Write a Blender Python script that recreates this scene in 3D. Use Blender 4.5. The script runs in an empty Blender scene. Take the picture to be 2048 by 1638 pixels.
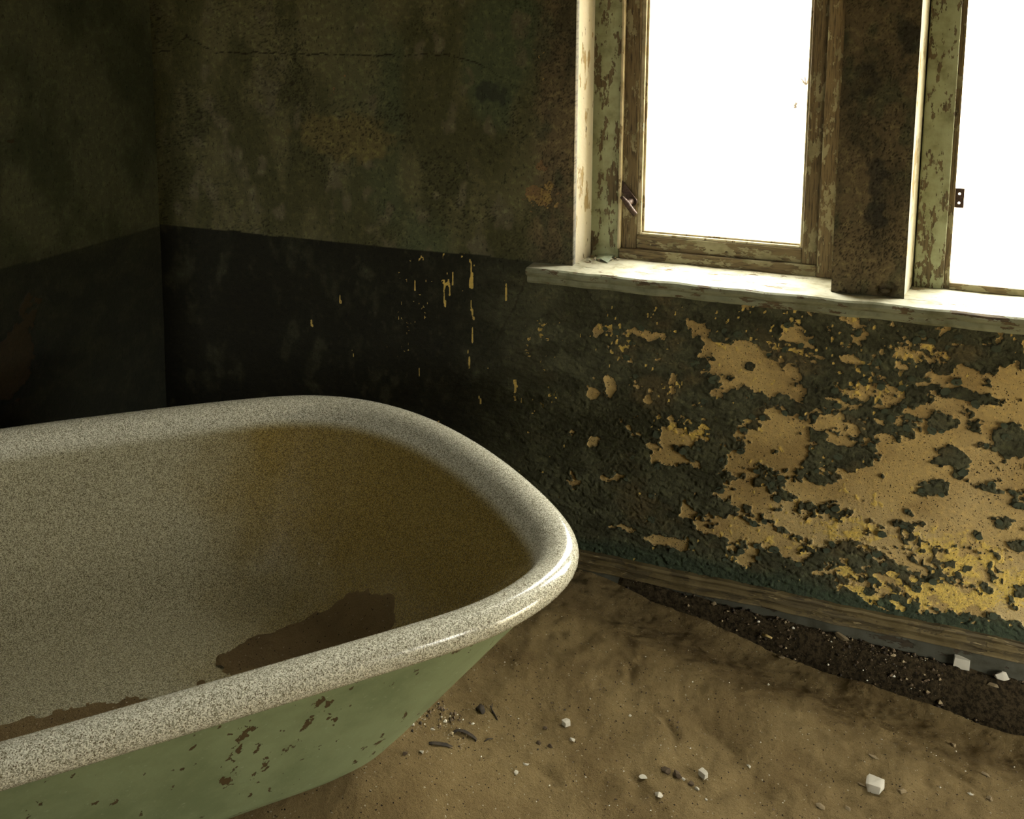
import bpy, bmesh, math, random
import numpy as np
from mathutils import Vector, Matrix

# ------------------------------------------------------------------ camera, sky, exposure
scene = bpy.context.scene
col = scene.collection
CAM = np.array([1.720, -1.977, 1.337]); YAW, PITCH, ROLL = -0.3547, 0.1311, 0.0073
FPX, SHY = 1900.6, -525.4                     # focal length / vertical lens shift in pixels of a 2048 px wide frame
fw = np.array([math.sin(YAW)*math.cos(PITCH), math.cos(YAW)*math.cos(PITCH), -math.sin(PITCH)])
r0 = np.array([math.cos(YAW), -math.sin(YAW), 0.0]); u0 = np.cross(r0, fw)
rt = r0*math.cos(ROLL)+u0*math.sin(ROLL); up = -r0*math.sin(ROLL)+u0*math.cos(ROLL)
cd = bpy.data.cameras.new('camera'); cam = bpy.data.objects.new('camera', cd); col.objects.link(cam)
cd.sensor_width = 36; cd.sensor_fit = 'HORIZONTAL'; cd.lens = FPX/2048*36; cd.shift_y = SHY/2048
cd.clip_start = .02; cd.clip_end = 2000
cam.matrix_world = Matrix(((rt[0], up[0], -fw[0], CAM[0]), (rt[1], up[1], -fw[1], CAM[1]), (rt[2], up[2], -fw[2], CAM[2]), (0, 0, 0, 1)))
scene.camera = cam
w = bpy.data.worlds.new('hazy_sky'); scene.world = w; w.use_nodes = True
bg = w.node_tree.nodes['Background']; bg.inputs[0].default_value = (1.0, .965, .84, 1); bg.inputs[1].default_value = 1.0
scene.view_settings.view_transform = 'Standard'; scene.view_settings.look = 'None'
scene.view_settings.exposure = 4.42; scene.view_settings.gamma = 1; scene.view_settings.use_curve_mapping = False
scene.cycles.max_bounces = 7; scene.cycles.diffuse_bounces = 4; scene.cycles.glossy_bounces = 2; scene.cycles.caustics_reflective = False; scene.cycles.caustics_refractive = False
scene.cycles.use_denoising = True; scene.cycles.use_adaptive_sampling = True; scene.cycles.adaptive_threshold = .03

def portal(loc, size, rot):                   # sampling portals in the window openings (they give off no light of their own)
    l = bpy.data.lights.new('daylight_portal', 'AREA'); l.shape = 'RECTANGLE'; l.size, l.size_y = size
    l.cycles.is_portal = True; o = bpy.data.objects.new('daylight_portal', l); col.objects.link(o)
    o.location = loc; o.rotation_euler = rot; o['kind'] = 'helper'
WTOP = 1.94                                   # head of the windows
portal((1.405, .27, 1.37), (.56, 1.16), (-math.pi/2, 0, 0))
portal((2.13, .27, 1.37), (.66, 1.16), (-math.pi/2, 0, 0))
RW = dict(x=3.0, y0=-1.12, y1=-.32, z0=.12, z1=.78)     # unseen low opening added in the right-hand wall, shaped for its light
portal((RW['x']+.27, (RW['y0']+RW['y1'])/2, (RW['z0']+RW['z1'])/2), (RW['z1']-RW['z0'], RW['y1']-RW['y0']), (0, math.pi/2, 0))

RW2 = dict(y0=-1.88, y1=-1.48, z0=1.0, z1=1.60)             # second unseen opening added further along, placed for the rim highlight
portal((RW['x']+.27, (RW2['y0']+RW2['y1'])/2, (RW2['z0']+RW2['z1'])/2), (RW2['z1']-RW2['z0'], RW2['y1']-RW2['y0']), (0, math.pi/2, 0))
FO = dict(y=-3.6, x0=-.62, x1=-.02, z0=.80, z1=1.55)     # unseen window added behind the viewer, placed to light the back wall
portal(((FO['x0']+FO['x1'])/2, FO['y']-.22, (FO['z0']+FO['z1'])/2), (FO['x1']-FO['x0'], FO['z1']-FO['z0']), (math.pi/2, 0, 0))

# ------------------------------------------------------------------ pixel -> place helpers (2048 x 1638 frame)
def ray(px, py): return fw + rt*(px-1024)/FPX - up*(py-819-SHY)/FPX
def on_y(px, py, y=0.0): d = ray(px, py); return CAM + d*(y-CAM[1])/d[1]
def on_z(px, py, z): d = ray(px, py); return CAM + d*(z-CAM[2])/d[2]

# ------------------------------------------------------------------ noise
def _h(ix, iy, seed):
    h = (ix.astype(np.int64)*374761393 + iy.astype(np.int64)*668265263 + seed*974711 + 1013904223) & 0xffffffff
    h = ((h ^ (h >> 13))*1274126177) & 0xffffffff
    h = ((h ^ (h >> 15))*2246822519) & 0xffffffff
    return ((h ^ (h >> 16)) & 0xffffff)/float(0xffffff)
def vn(x, y, seed=0):
    ix, iy = np.floor(x), np.floor(y); fx, fy = x-ix, y-iy
    fx = fx*fx*fx*(fx*(fx*6-15)+10); fy = fy*fy*fy*(fy*(fy*6-15)+10)
    a, b, c, d = _h(ix, iy, seed), _h(ix+1, iy, seed), _h(ix, iy+1, seed), _h(ix+1, iy+1, seed)
    return (a+(b-a)*fx)*(1-fy)+(c+(d-c)*fx)*fy
def fbm(x, y, o=4, seed=0, gain=.5):
    s, a, t = 0, 1, 0
    for k in range(o):
        
        c_, s_ = math.cos(.6+1.1*k), math.sin(.6+1.1*k)
        s = s + a*(vn((x*c_-y*s_)*2**k+17.3*k, (x*s_+y*c_)*2**k-9.1*k, seed+k*31)*2-1); t += a; a *= gain
    return s/t
def worley(x, y, seed=0):
    ix, iy = np.floor(x), np.floor(y)
    f1 = np.full(x.shape, 9.); f2 = np.full(x.shape, 9.); cr = np.zeros(x.shape); oy = np.zeros(x.shape)
    for dx in (-1, 0, 1):
        for dy in (-1, 0, 1):
            jx, jy = ix+dx, iy+dy
            d = np.hypot(jx+_h(jx, jy, seed)-x, jy+_h(jx, jy, seed+7)-y)
            m = d < f1
            f2 = np.where(m, f1, np.minimum(f2, d)); cr = np.where(m, _h(jx, jy, seed+13), cr); oy = np.where(m, y-jy-_h(jx, jy, seed+7), oy); f1 = np.where(m, d, f1)
    return f1, f2, cr, oy
def ss(a, b, x): t = np.clip((x-a)/(b-a), 0, 1); return t*t*(3-2*t)
def mixc(a, b, t): return a*(1-t[..., None]) + b*t[..., None]
def C(*c): return np.array(c, float)

# ------------------------------------------------------------------ material helper
class NT:
    def __init__(s, name, rough=.8, spec=.3):
        s.m = bpy.data.materials.new(name); s.m.use_nodes = True; s.t = s.m.node_tree; s.n = s.t.nodes
        s.b = s.n['Principled BSDF']; s.b.inputs['Roughness'].default_value = rough; s.b.inputs['Specular IOR Level'].default_value = spec
        s.co = s.node('ShaderNodeTexCoord').outputs['Object']
    def node(s, t, **k):
        n = s.n.new(t)
        for a, v in k.items(): setattr(n, a, v)
        return n
    def lk(s, a, b):
        if isinstance(a, (int, float)): b.default_value = a
        elif isinstance(a, tuple): b.default_value = a if len(a) == len(b.default_value) else a+(1,)
        else: s.t.links.new(a, b)
    def math(s, op, a, b=0.0, c=None):
        n = s.node('ShaderNodeMath', operation=op); s.lk(a, n.inputs[0]); s.lk(b, n.inputs[1])
        if c is not None: s.lk(c, n.inputs[2])
        return n.outputs[0]
    def noise(s, scale, detail=3, rough=.55, stretch=None, dist=0.0, off=0):
        n = s.node('ShaderNodeTexNoise'); n.inputs['Scale'].default_value = scale; n.inputs['Detail'].default_value = detail
        n.inputs['Roughness'].default_value = rough; n.inputs['Distortion'].default_value = dist
        s.lk(s.mapped(stretch, off), n.inputs['Vector']); return n.outputs['Fac']
    def mapped(s, stretch, off=0):
        if stretch is None and not off: return s.co
        m = s.node('ShaderNodeMapping'); m.inputs['Scale'].default_value = stretch or (1, 1, 1); m.inputs['Location'].default_value = (off, off*1.7, off*.6)
        s.lk(s.co, m.inputs['Vector']); return m.outputs[0]
    def vor(s, scale, feature='F1', out='Color', stretch=None, rnd=1):
        n = s.node('ShaderNodeTexVoronoi', feature=feature); n.inputs['Scale'].default_value = scale; n.inputs['Randomness'].default_value = rnd
        s.lk(s.mapped(stretch), n.inputs['Vector']); return n.outputs[out]
    def ramp(s, x, lo, hi, a=0.0, b=1.0):
        n = s.node('ShaderNodeMapRange', interpolation_type='SMOOTHSTEP'); s.lk(x, n.inputs[0])
        for i, v in enumerate((lo, hi, a, b)): n.inputs[i+1].default_value = v
        return n.outputs[0]
    def mix(s, a, b, f, blend='MIX'):
        n = s.node('ShaderNodeMix', data_type='RGBA', blend_type=blend); s.lk(f, n.inputs[0]); s.lk(a, n.inputs[6]); s.lk(b, n.inputs[7]); return n.outputs[2]
    def attr(s, name, out): n = s.node('ShaderNodeAttribute', attribute_name=name); return n.outputs[out]
    def bump(s, h, dist=.001, strength=1.0, prev=None):
        n = s.node('ShaderNodeBump'); n.inputs['Distance'].default_value = dist; n.inputs['Strength'].default_value = strength; s.lk(h, n.inputs['Height'])
        if prev is not None: s.lk(prev, n.inputs['Normal'])
        return n.outputs[0]
    def col(s, c): s.lk(c, s.b.inputs['Base Color']); return s
    def rough(s, c): s.lk(c, s.b.inputs['Roughness']); return s
    def nor(s, c): s.lk(c, s.b.inputs['Normal']); return s

# ------------------------------------------------------------------ object helpers
def link(name, me, mats=(), parent=None):
    o = bpy.data.objects.new(name, me); col.objects.link(o)
    for m in mats if isinstance(mats, (list, tuple)) else (mats,):
        if len(me.materials) < (len(mats) if isinstance(mats, (list, tuple)) else 1): me.materials.append(m)
    if parent is not None: o.parent = parent
    return o
def tag(o, label=None, cat=None, group=None, kind=None):
    for k, v in (('label', label), ('category', cat), ('group', group), ('kind', kind)):
        if v: o[k] = v
    return o
def empty(name, loc=(0, 0, 0)):
    o = bpy.data.objects.new(name, None); col.objects.link(o); o.location = loc; o.empty_display_size = .1; return o
def from_bm(name, bm, mats, parent=None, smooth=False, loc=None):
    me = bpy.data.meshes.new(name); bm.normal_update(); bm.to_mesh(me); bm.free()
    if smooth: me.polygons.foreach_set('use_smooth', [True]*len(me.polygons))
    o = link(name, me, mats, parent)
    if loc is not None: o.location = loc
    return o
def bm_box(bm, a, b, bevel=0, mi=0):
    a, b = Vector(a), Vector(b)
    vs = [bm.verts.new((x, y, z)) for x in (a.x, b.x) for y in (a.y, b.y) for z in (a.z, b.z)]
    fs = [bm.faces.new([vs[i] for i in q]) for q in ((0, 1, 3, 2), (4, 6, 7, 5), (0, 4, 5, 1), (2, 3, 7, 6), (0, 2, 6, 4), (1, 5, 7, 3))]
    for f in fs: f.material_index = mi
    if bevel:
        bmesh.ops.bevel(bm, geom=list({e for f in fs for e in f.edges}), offset=bevel, segments=2, affect='EDGES', profile=.5)
def box(name, a, b, mat, parent=None, bevel=.002):
    bm = bmesh.new(); bm_box(bm, a, b, bevel); bmesh.ops.recalc_face_normals(bm, faces=bm.faces); return from_bm(name, bm, mat, parent)
def tube(bm, pts, rad, n=10, cap=True):
    pts = [Vector(p) for p in pts]; rings = []
    for i, p in enumerate(pts):
        t = (pts[min(i+1, len(pts)-1)]-pts[max(i-1, 0)]).normalized()
        a = t.orthogonal().normalized() if i == 0 else (pa - t*pa.dot(t)).normalized()
        pa = a; b = t.cross(a); r = rad[i] if isinstance(rad, (list, tuple)) else rad
        rings.append([bm.verts.new(p+(a*math.cos(2*math.pi*k/n)+b*math.sin(2*math.pi*k/n))*r) for k in range(n)])
    for A, B in zip(rings, rings[1:]):
        for k in range(n): bm.faces.new((A[k], A[(k+1) % n], B[(k+1) % n], B[k]))
    if cap: bm.faces.new(rings[0][::-1]); bm.faces.new(rings[-1])
def prism(bm, prof, x0, x1, axis='x', seg=1, wob=None):
    """extrude a closed (y,z) profile along x"""
    rings = []
    for i in range(seg+1):
        x = x0+(x1-x0)*i/seg; ring = []
        for (y, z) in prof:
            dy, dz = wob(x, y, z) if wob else (0, 0)
            ring.append(bm.verts.new((x, y+dy, z+dz)))
        rings.append(ring)
    n = len(prof)
    for A, B in zip(rings, rings[1:]):
        for k in range(n): bm.faces.new((A[k], A[(k+1) % n], B[(k+1) % n], B[k]))
    bm.faces.new(rings[0][::-1]); bm.faces.new(rings[-1])
    bmesh.ops.recalc_face_normals(bm, faces=bm.faces)
def mesh_np(name, co, quads, smooth=True, attrs=None, tris=None):
    me = bpy.data.meshes.new(name); nf = len(quads)
    me.vertices.add(len(co)); me.vertices.foreach_set('co', np.ascontiguousarray(co, np.float32).ravel())
    me.loops.add(nf*4); me.loops.foreach_set('vertex_index', np.ascontiguousarray(quads, np.int32).ravel())
    me.polygons.add(nf); me.polygons.foreach_set('loop_start', np.arange(nf, dtype=np.int32)*4)
    try: me.polygons.foreach_set('loop_total', np.full(nf, 4, np.int32))
    except Exception: pass
    if smooth: me.polygons.foreach_set('use_smooth', np.ones(nf, bool))
    for k, v in (attrs or {}).items():
        if v.ndim == 1: a = me.attributes.new(k, 'FLOAT', 'POINT'); a.data.foreach_set('value', np.ascontiguousarray(v, np.float32))
        else:
            a = me.attributes.new(k, 'FLOAT_COLOR', 'POINT'); c4 = np.ones((len(v), 4), np.float32); c4[:, :3] = v; a.data.foreach_set('color', c4.ravel())
    me.update(calc_edges=True); me.validate(); return me
def grid_quads(nx, nz, keep=None):
    i, j = np.meshgrid(np.arange(nx-1), np.arange(nz-1), indexing='ij')
    if keep is not None: i, j = i[keep], j[keep]
    i, j = i.ravel(), j.ravel(); a = i*nz+j
    return np.stack([a, a+nz, a+nz+1, a+1], 1)
def lines(*spec):
    out = []
    for a, b, s in spec: n = max(1, int(round((b-a)/s))); out += list(np.linspace(a, b, n, endpoint=False))
    out.append(spec[-1][1]); return np.array(out)

# ------------------------------------------------------------------ materials
def mat_wall():
    t = NT('peeling_wall_paint', .85, .25)
    fine = t.noise(420, 2, .6); mid = t.noise(95, 4, .65)
    p = t.math('ADD', t.attr('paint', 'Fac'), t.math('MULTIPLY', t.math('SUBTRACT', mid, .5), .22))
    m = t.ramp(p, -.012, .02)
    under = t.mix(t.attr('under', 'Color'), (1, 1, 1), 0.0)
    under = t.mix(under, (.02, .013, .006), t.ramp(t.noise(300, 1, .5, off=3.3), .66, .70))       # pits in the plaster
    under = t.mix(under, t.mix(under, (1.25, 1.2, 1.1), 1.0, 'MULTIPLY'), t.ramp(mid, .45, .7))
    over = t.mix(t.attr('over', 'Color'), t.mix(t.attr('over', 'Color'), (1.7, 1.75, 1.6), 1.0, 'MULTIPLY'), t.ramp(t.noise(60, 5, .7, off=5), .45, .75))
    over = t.mix(over, t.mix(over, (.35, .35, .35), 1.0, 'MULTIPLY'), t.ramp(t.noise(160, 3, .7, stretch=(1, 1, .5), off=9), .56, .7))
    c = t.mix(under, over, m)
    c = t.mix(c, (.012, .009, .004), t.attr('crack', 'Fac'))
    h = t.math('ADD', t.math('MULTIPLY', m, .55), t.math('ADD', t.math('MULTIPLY', fine, .35), t.math('MULTIPLY', mid, .6)))
    t.col(c).nor(t.bump(h, .0028, 1.0)); t.rough(t.ramp(m, 0, 1, .95, .80)); return t.m
def mat_plain_wall():
    t = NT('dark_stained_plaster', .9, .2)
    t.col(t.mix((.035, .036, .018), (.075, .065, .036), t.ramp(t.noise(5, 5, .6), .35, .65))).nor(t.bump(t.noise(60, 4), .003)); return t.m
def mat_reveal():
    t = NT('flaking_cream_limewash', .85, .25)
    k = t.ramp(t.noise(26, 5, .62, stretch=(1, 1, .35)), .57, .60)
    c = t.mix((.62, .57, .44), (.38, .29, .15), k)
    c = t.mix(c, (.16, .14, .09), t.ramp(t.noise(90, 3, .6, stretch=(1, 1, .3), off=4), .66, .70))
    t.col(c).nor(t.bump(t.math('ADD', t.math('MULTIPLY', k, -1.), t.noise(120, 3)), .0015)); return t.m
def mat_wood(name, paint, wood, thr=.5, axis='z', dark=(.035, .024, .012)):
    t = NT(name, .7, .3)
    st = {'z': (1, 1, .09), 'x': (.09, 1, 1)}[axis]; st2 = {'z': (1, 1, .38), 'x': (.38, 1, 1)}[axis]
    grain = t.noise(260, 4, .6, stretch=st); big = t.noise(38, 5, .68, stretch=st2); small = t.noise(150, 3, .6, stretch=st2, off=6)
    v = t.math('ADD', big, t.math('MULTIPLY', t.math('SUBTRACT', small, .5), .35))
    k = t.ramp(v, thr, thr+.025)
    w_ = t.mix(wood, dark, t.ramp(grain, .45, .72))
    pt = t.mix(paint, t.mix(paint, (.55, .52, .42), 1.0, 'MULTIPLY'), t.ramp(t.noise(24, 4, .6, off=2), .4, .75))
    c = t.mix(pt, w_, k)
    t.col(c).nor(t.bump(t.math('ADD', t.math('MULTIPLY', k, -.8), t.math('MULTIPLY', grain, .6)), .0012, .8)); return t.m
TU_ = (math.cos(math.radians(45.5)), math.sin(math.radians(45.5)))
def mat_enamel(name, lo, hi):
    t = NT(name, .35, .5)
    g = t.vor(880); sep = t.node('ShaderNodeSeparateColor'); t.lk(g, sep.inputs[0])
    a = t.ramp(sep.outputs[0], .0, 1.0)
    c = t.mix(lo, hi, a)
    c = t.mix(c, (.11, .085, .04), t.ramp(sep.outputs[1], .90, .93))
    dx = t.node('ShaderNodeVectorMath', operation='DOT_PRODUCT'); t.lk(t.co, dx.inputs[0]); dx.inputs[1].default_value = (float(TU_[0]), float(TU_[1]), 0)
    sx = t.node('ShaderNodeSeparateXYZ'); t.lk(t.co, sx.inputs[0]); low = t.ramp(sx.outputs[2], .567, .545)     # darker below the rim, mostly shade put into the colour
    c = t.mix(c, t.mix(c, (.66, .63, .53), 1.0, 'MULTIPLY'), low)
    c = t.mix(c, t.mix(c, (.68, .54, .24), 1.0, 'MULTIPLY'), t.math('MULTIPLY', low, t.ramp(t.math('ADD', dx.outputs['Value'], t.math('MULTIPLY', t.noise(5, 4, .6), .5)), .10, .50)))  # head end tinted brown, its dark reflections put into the colour
    h = t.math('ADD', sep.outputs[2], t.math('MULTIPLY', t.noise(900, 2), .6))
    t.col(c).nor(t.bump(h, .0003, .35)).rough(t.ramp(sep.outputs[1], .2, 1, .16, .36)); t.b.inputs['Coat Weight'].default_value = .5; t.b.inputs['Coat Roughness'].default_value = .12; return t.m
def mat_shell():
    t = NT('sage_green_tub_paint', .5, .35)
    chip = t.ramp(t.math('ADD', t.noise(55, 4, .6, stretch=(1, 1, .55), off=1.3), t.math('MULTIPLY', t.noise(7, 2, .5, off=8), .32)), .80, .815)
    c = t.mix((.235, .285, .155), (.165, .205, .105), t.ramp(t.noise(9, 5, .65), .35, .7))
    c = t.mix(c, (.33, .37, .25), t.ramp(t.noise(140, 3, .7, off=2), .6, .8))
    c = t.mix(c, (.075, .052, .022), chip)
    t.col(c).nor(t.bump(t.math('ADD', t.math('MULTIPLY', chip, -1.), t.math('MULTIPLY', t.noise(200, 3), .25)), .0008)); return t.m
def mat_sand(name, a, b, wet=None):
    t = NT(name, .95, .15)
    s = t.noise(900, 2, .7); sp = t.vor(520); sep = t.node('ShaderNodeSeparateColor'); t.lk(sp, sep.inputs[0])
    c = t.mix(a, b, t.ramp(t.noise(6, 5, .65), .35, .68))
    c = t.mix(c, t.mix(c, (.45, .42, .38), 1.0, 'MULTIPLY'), t.ramp(s, .52, .72))
    c = t.mix(c, (.50, .44, .31), t.ramp(sep.outputs[0], .994, .999))
    c = t.mix(c, (.02, .014, .008), t.ramp(sep.outputs[1], .988, .995))
    h = t.math('ADD', t.math('MULTIPLY', s, .8), t.noise(220, 4, .6))
    h = t.math('ADD', h, t.math('MULTIPLY', t.noise(75, 5, .7, off=4), 1.6)); t.col(c).nor(t.bump(h, .0042, 1.)); return t
def mat_simple(name, a, b, scale=60, rough=.85, bump=.001, metal=0):
    t = NT(name, rough, .3); n = t.noise(scale, 4, .65)
    t.col(t.mix(a, b, t.ramp(n, .35, .65))).nor(t.bump(n, bump)); t.b.inputs['Metallic'].default_value = metal; return t.m

M_wall = mat_wall(); M_plain = mat_plain_wall(); M_reveal = mat_reveal()
M_frame = mat_wood('flaking_sage_window_paint', (.31, .33, .20), (.13, .10, .052), .53)
M_sash = mat_wood('bare_weathered_sash_wood', (.30, .27, .16), (.17, .125, .062), .42)
M_sashx = mat_wood('bare_weathered_rail_wood', (.30, .27, .16), (.17, .125, .062), .45, 'x')
M_bead = mat_wood('pale_glazing_bead', (.55, .48, .32), (.25, .19, .10), .6)
M_sill = mat_wood('worn_sill_paint', (.58, .57, .44), (.24, .18, .10), .63, 'x')
M_base = mat_wood('worn_skirting_paint', (.17, .130, .060), (.115, .090, .045), .52, 'x', (.05, .036, .018))
t_ = M_base.node_tree; b_ = t_.nodes['Principled BSDF']; src_ = b_.inputs['Base Color'].links[0].from_socket
nz = t_.nodes.new('ShaderNodeTexNoise'); mp_ = t_.nodes.new('ShaderNodeMapping'); tc_ = t_.nodes.new('ShaderNodeTexCoord'); mr_ = t_.nodes.new('ShaderNodeMapRange'); mx_ = t_.nodes.new('ShaderNodeMix'); mx_.data_type = 'RGBA'
t_.links.new(tc_.outputs['Object'], mp_.inputs[0]); mp_.inputs['Scale'].default_value = (.22, 1, 1.6); t_.links.new(mp_.outputs[0], nz.inputs['Vector']); nz.inputs['Scale'].default_value = 120; nz.inputs['Detail'].default_value = 4
t_.links.new(nz.outputs['Fac'], mr_.inputs[0]); mr_.inputs[1].default_value = .66; mr_.inputs[2].default_value = .70; t_.links.new(mr_.outputs[0], mx_.inputs[0]); t_.links.new(src_, mx_.inputs[6]); mx_.inputs[7].default_value = (.42, .33, .17, 1); t_.links.new(mx_.outputs[2], b_.inputs['Base Color'])
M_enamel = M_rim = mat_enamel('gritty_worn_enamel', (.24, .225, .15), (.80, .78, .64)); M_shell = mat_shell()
M_iron = mat_simple('rusty_iron', (.10, .065, .05), (.045, .028, .02), 300, .55, .0006, .4)
M_white = mat_simple('white_plaster_chip', (.86, .83, .72), (.70, .64, .50), 200)
M_tan = mat_simple('tan_plaster_chip', (.42, .34, .20), (.30, .22, .12), 200)
M_stone = mat_simple('brown_pebble', (.17, .12, .07), (.09, .065, .04), 150)
M_dark = mat_simple('dark_flake', (.03, .024, .018), (.055, .042, .028), 120)
M_green = mat_simple('green_paint_flake', (.045, .062, .034), (.07, .085, .05), 140, .6)
M_yel = mat_simple('dry_wood_sliver', (.5, .37, .14), (.35, .25, .10), 140)

# ------------------------------------------------------------------ back wall (with the windows): paint, plaster and cracks in relief
X1, X2, X3, X4 = 1.133, 1.678, 1.815, 2.46            # window openings X1..X2 and X3..X4
ZS, ZD = .80, .802                                    # sill top, top of the dark dado
def polydist(X, Z, pts):
    d = np.full(X.shape, 9.)
    for (ax, az), (bx, bz) in zip(pts, pts[1:]):
        L = (bx-ax)**2+(bz-az)**2; t = np.clip(((X-ax)*(bx-ax)+(Z-az)*(bz-az))/L, 0, 1)
        d = np.minimum(d, np.hypot(X-ax-t*(bx-ax), Z-az-t*(bz-az)))
    return d
def wpt(px, py): p = on_y(px, py, 0); return p[0], p[2]
def blob(X, Z, px, py, rx, ry, k=1150.):
    cx, cz = wpt(px, py); sx, sz = rx*2.28/FPX, ry*2.28/FPX
    return np.exp(-(((X-cx)/sx)**2+((Z-cz)/sz)**2)**1.5)
BARE = [(1500,750,75,42,1.2),(1462,718,48,30,1.2),(1590,775,28,28,1),(1400,655,24,16,1.1),(1592,668,30,14,.9),(1690,715,20,10,.7),(1700,775,40,20,.5),
        (1800,960,150,120,1.1),(1900,900,140,110,1.0),(1725,1015,110,70,1.0),(1985,772,70,36,1.1),(2005,990,90,140,1.0),(1590,880,52,50,1.0),(1555,905,45,45,.9),
        (1440,1050,60,30,1.1),(1480,945,38,60,1.0),(1345,915,42,18,1.0),(1365,870,22,20,1.0),(1335,890,10,30,.9),(1185,780,11,11,1.0),(1215,765,12,22,1.0),(1345,765,11,20,.9),
        (1140,960,15,24,.8),(1335,1080,55,18,.9),(1268,665,55,9,.8),(1200,655,14,22,.8),(1183,885,12,14,.8),(1290,800,10,14,.7),(1380,1020,14,20,.9),(1440,780,14,10,.9),
        (1530,1010,40,40,.9),(1950,1215,110,42,1.3),(1230,955,30,9,.6),(1420,690,10,22,.8),(1845,850,60,24,.9),(1640,1060,60,16,.7),(1560,1090,60,20,.7),(1500,1120,20,22,.6),(1250,1060,20,14,.5)]
KEEP = [(1683,913,58,20,1.3),(1623,950,24,26,1.2),(1660,948,22,22,1.3),(1896,913,36,28,1.3),(1850,968,44,16,1.3),(2028,881,34,24,1.3),(1985,802,66,13,1.3),(1748,842,66,38,1.2),
        (1646,1024,46,20,1.3),(2008,1038,30,16,1.3),(1882,845,22,12,1.1),(1503,784,46,14,1.0),(1498,733,20,10,1.3),(1560,985,22,40,.9),(1640,870,24,12,1.0),(1705,940,8,8,1.1),
        (1945,1065,10,8,1.2),(2040,1085,14,10,1.1),(1815,870,14,7,1.0),(1905,950,10,7,.9),(1730,920,16,26,.7),(1870,985,16,10,.9),(1770,950,7,12,.9),(1850,1080,60,30,.9),(1980,1120,50,34,.8),(1680,1110,40,22,.8),(1900,1160,60,26,.8)]
YEL = [(1690,1062,70,24,1.0),(1900,1095,70,34,.9),(1960,1130,60,30,.9),(1880,1185,110,26,1.2),(1770,1195,80,22,1.1),(2020,1170,60,24,1.0),(1560,1080,50,24,.6),(1560,700,80,20,.45),(1370,850,60,30,.5),
       (1080,670,40,60,.6),(1100,400,50,40,.5),(700,270,90,30,.7),(1090,130,30,70,.35),(1830,700,80,24,.35),(1260,690,60,16,.3),(1720,1145,60,20,.8),(1460,690,30,10,.5)]
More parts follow.
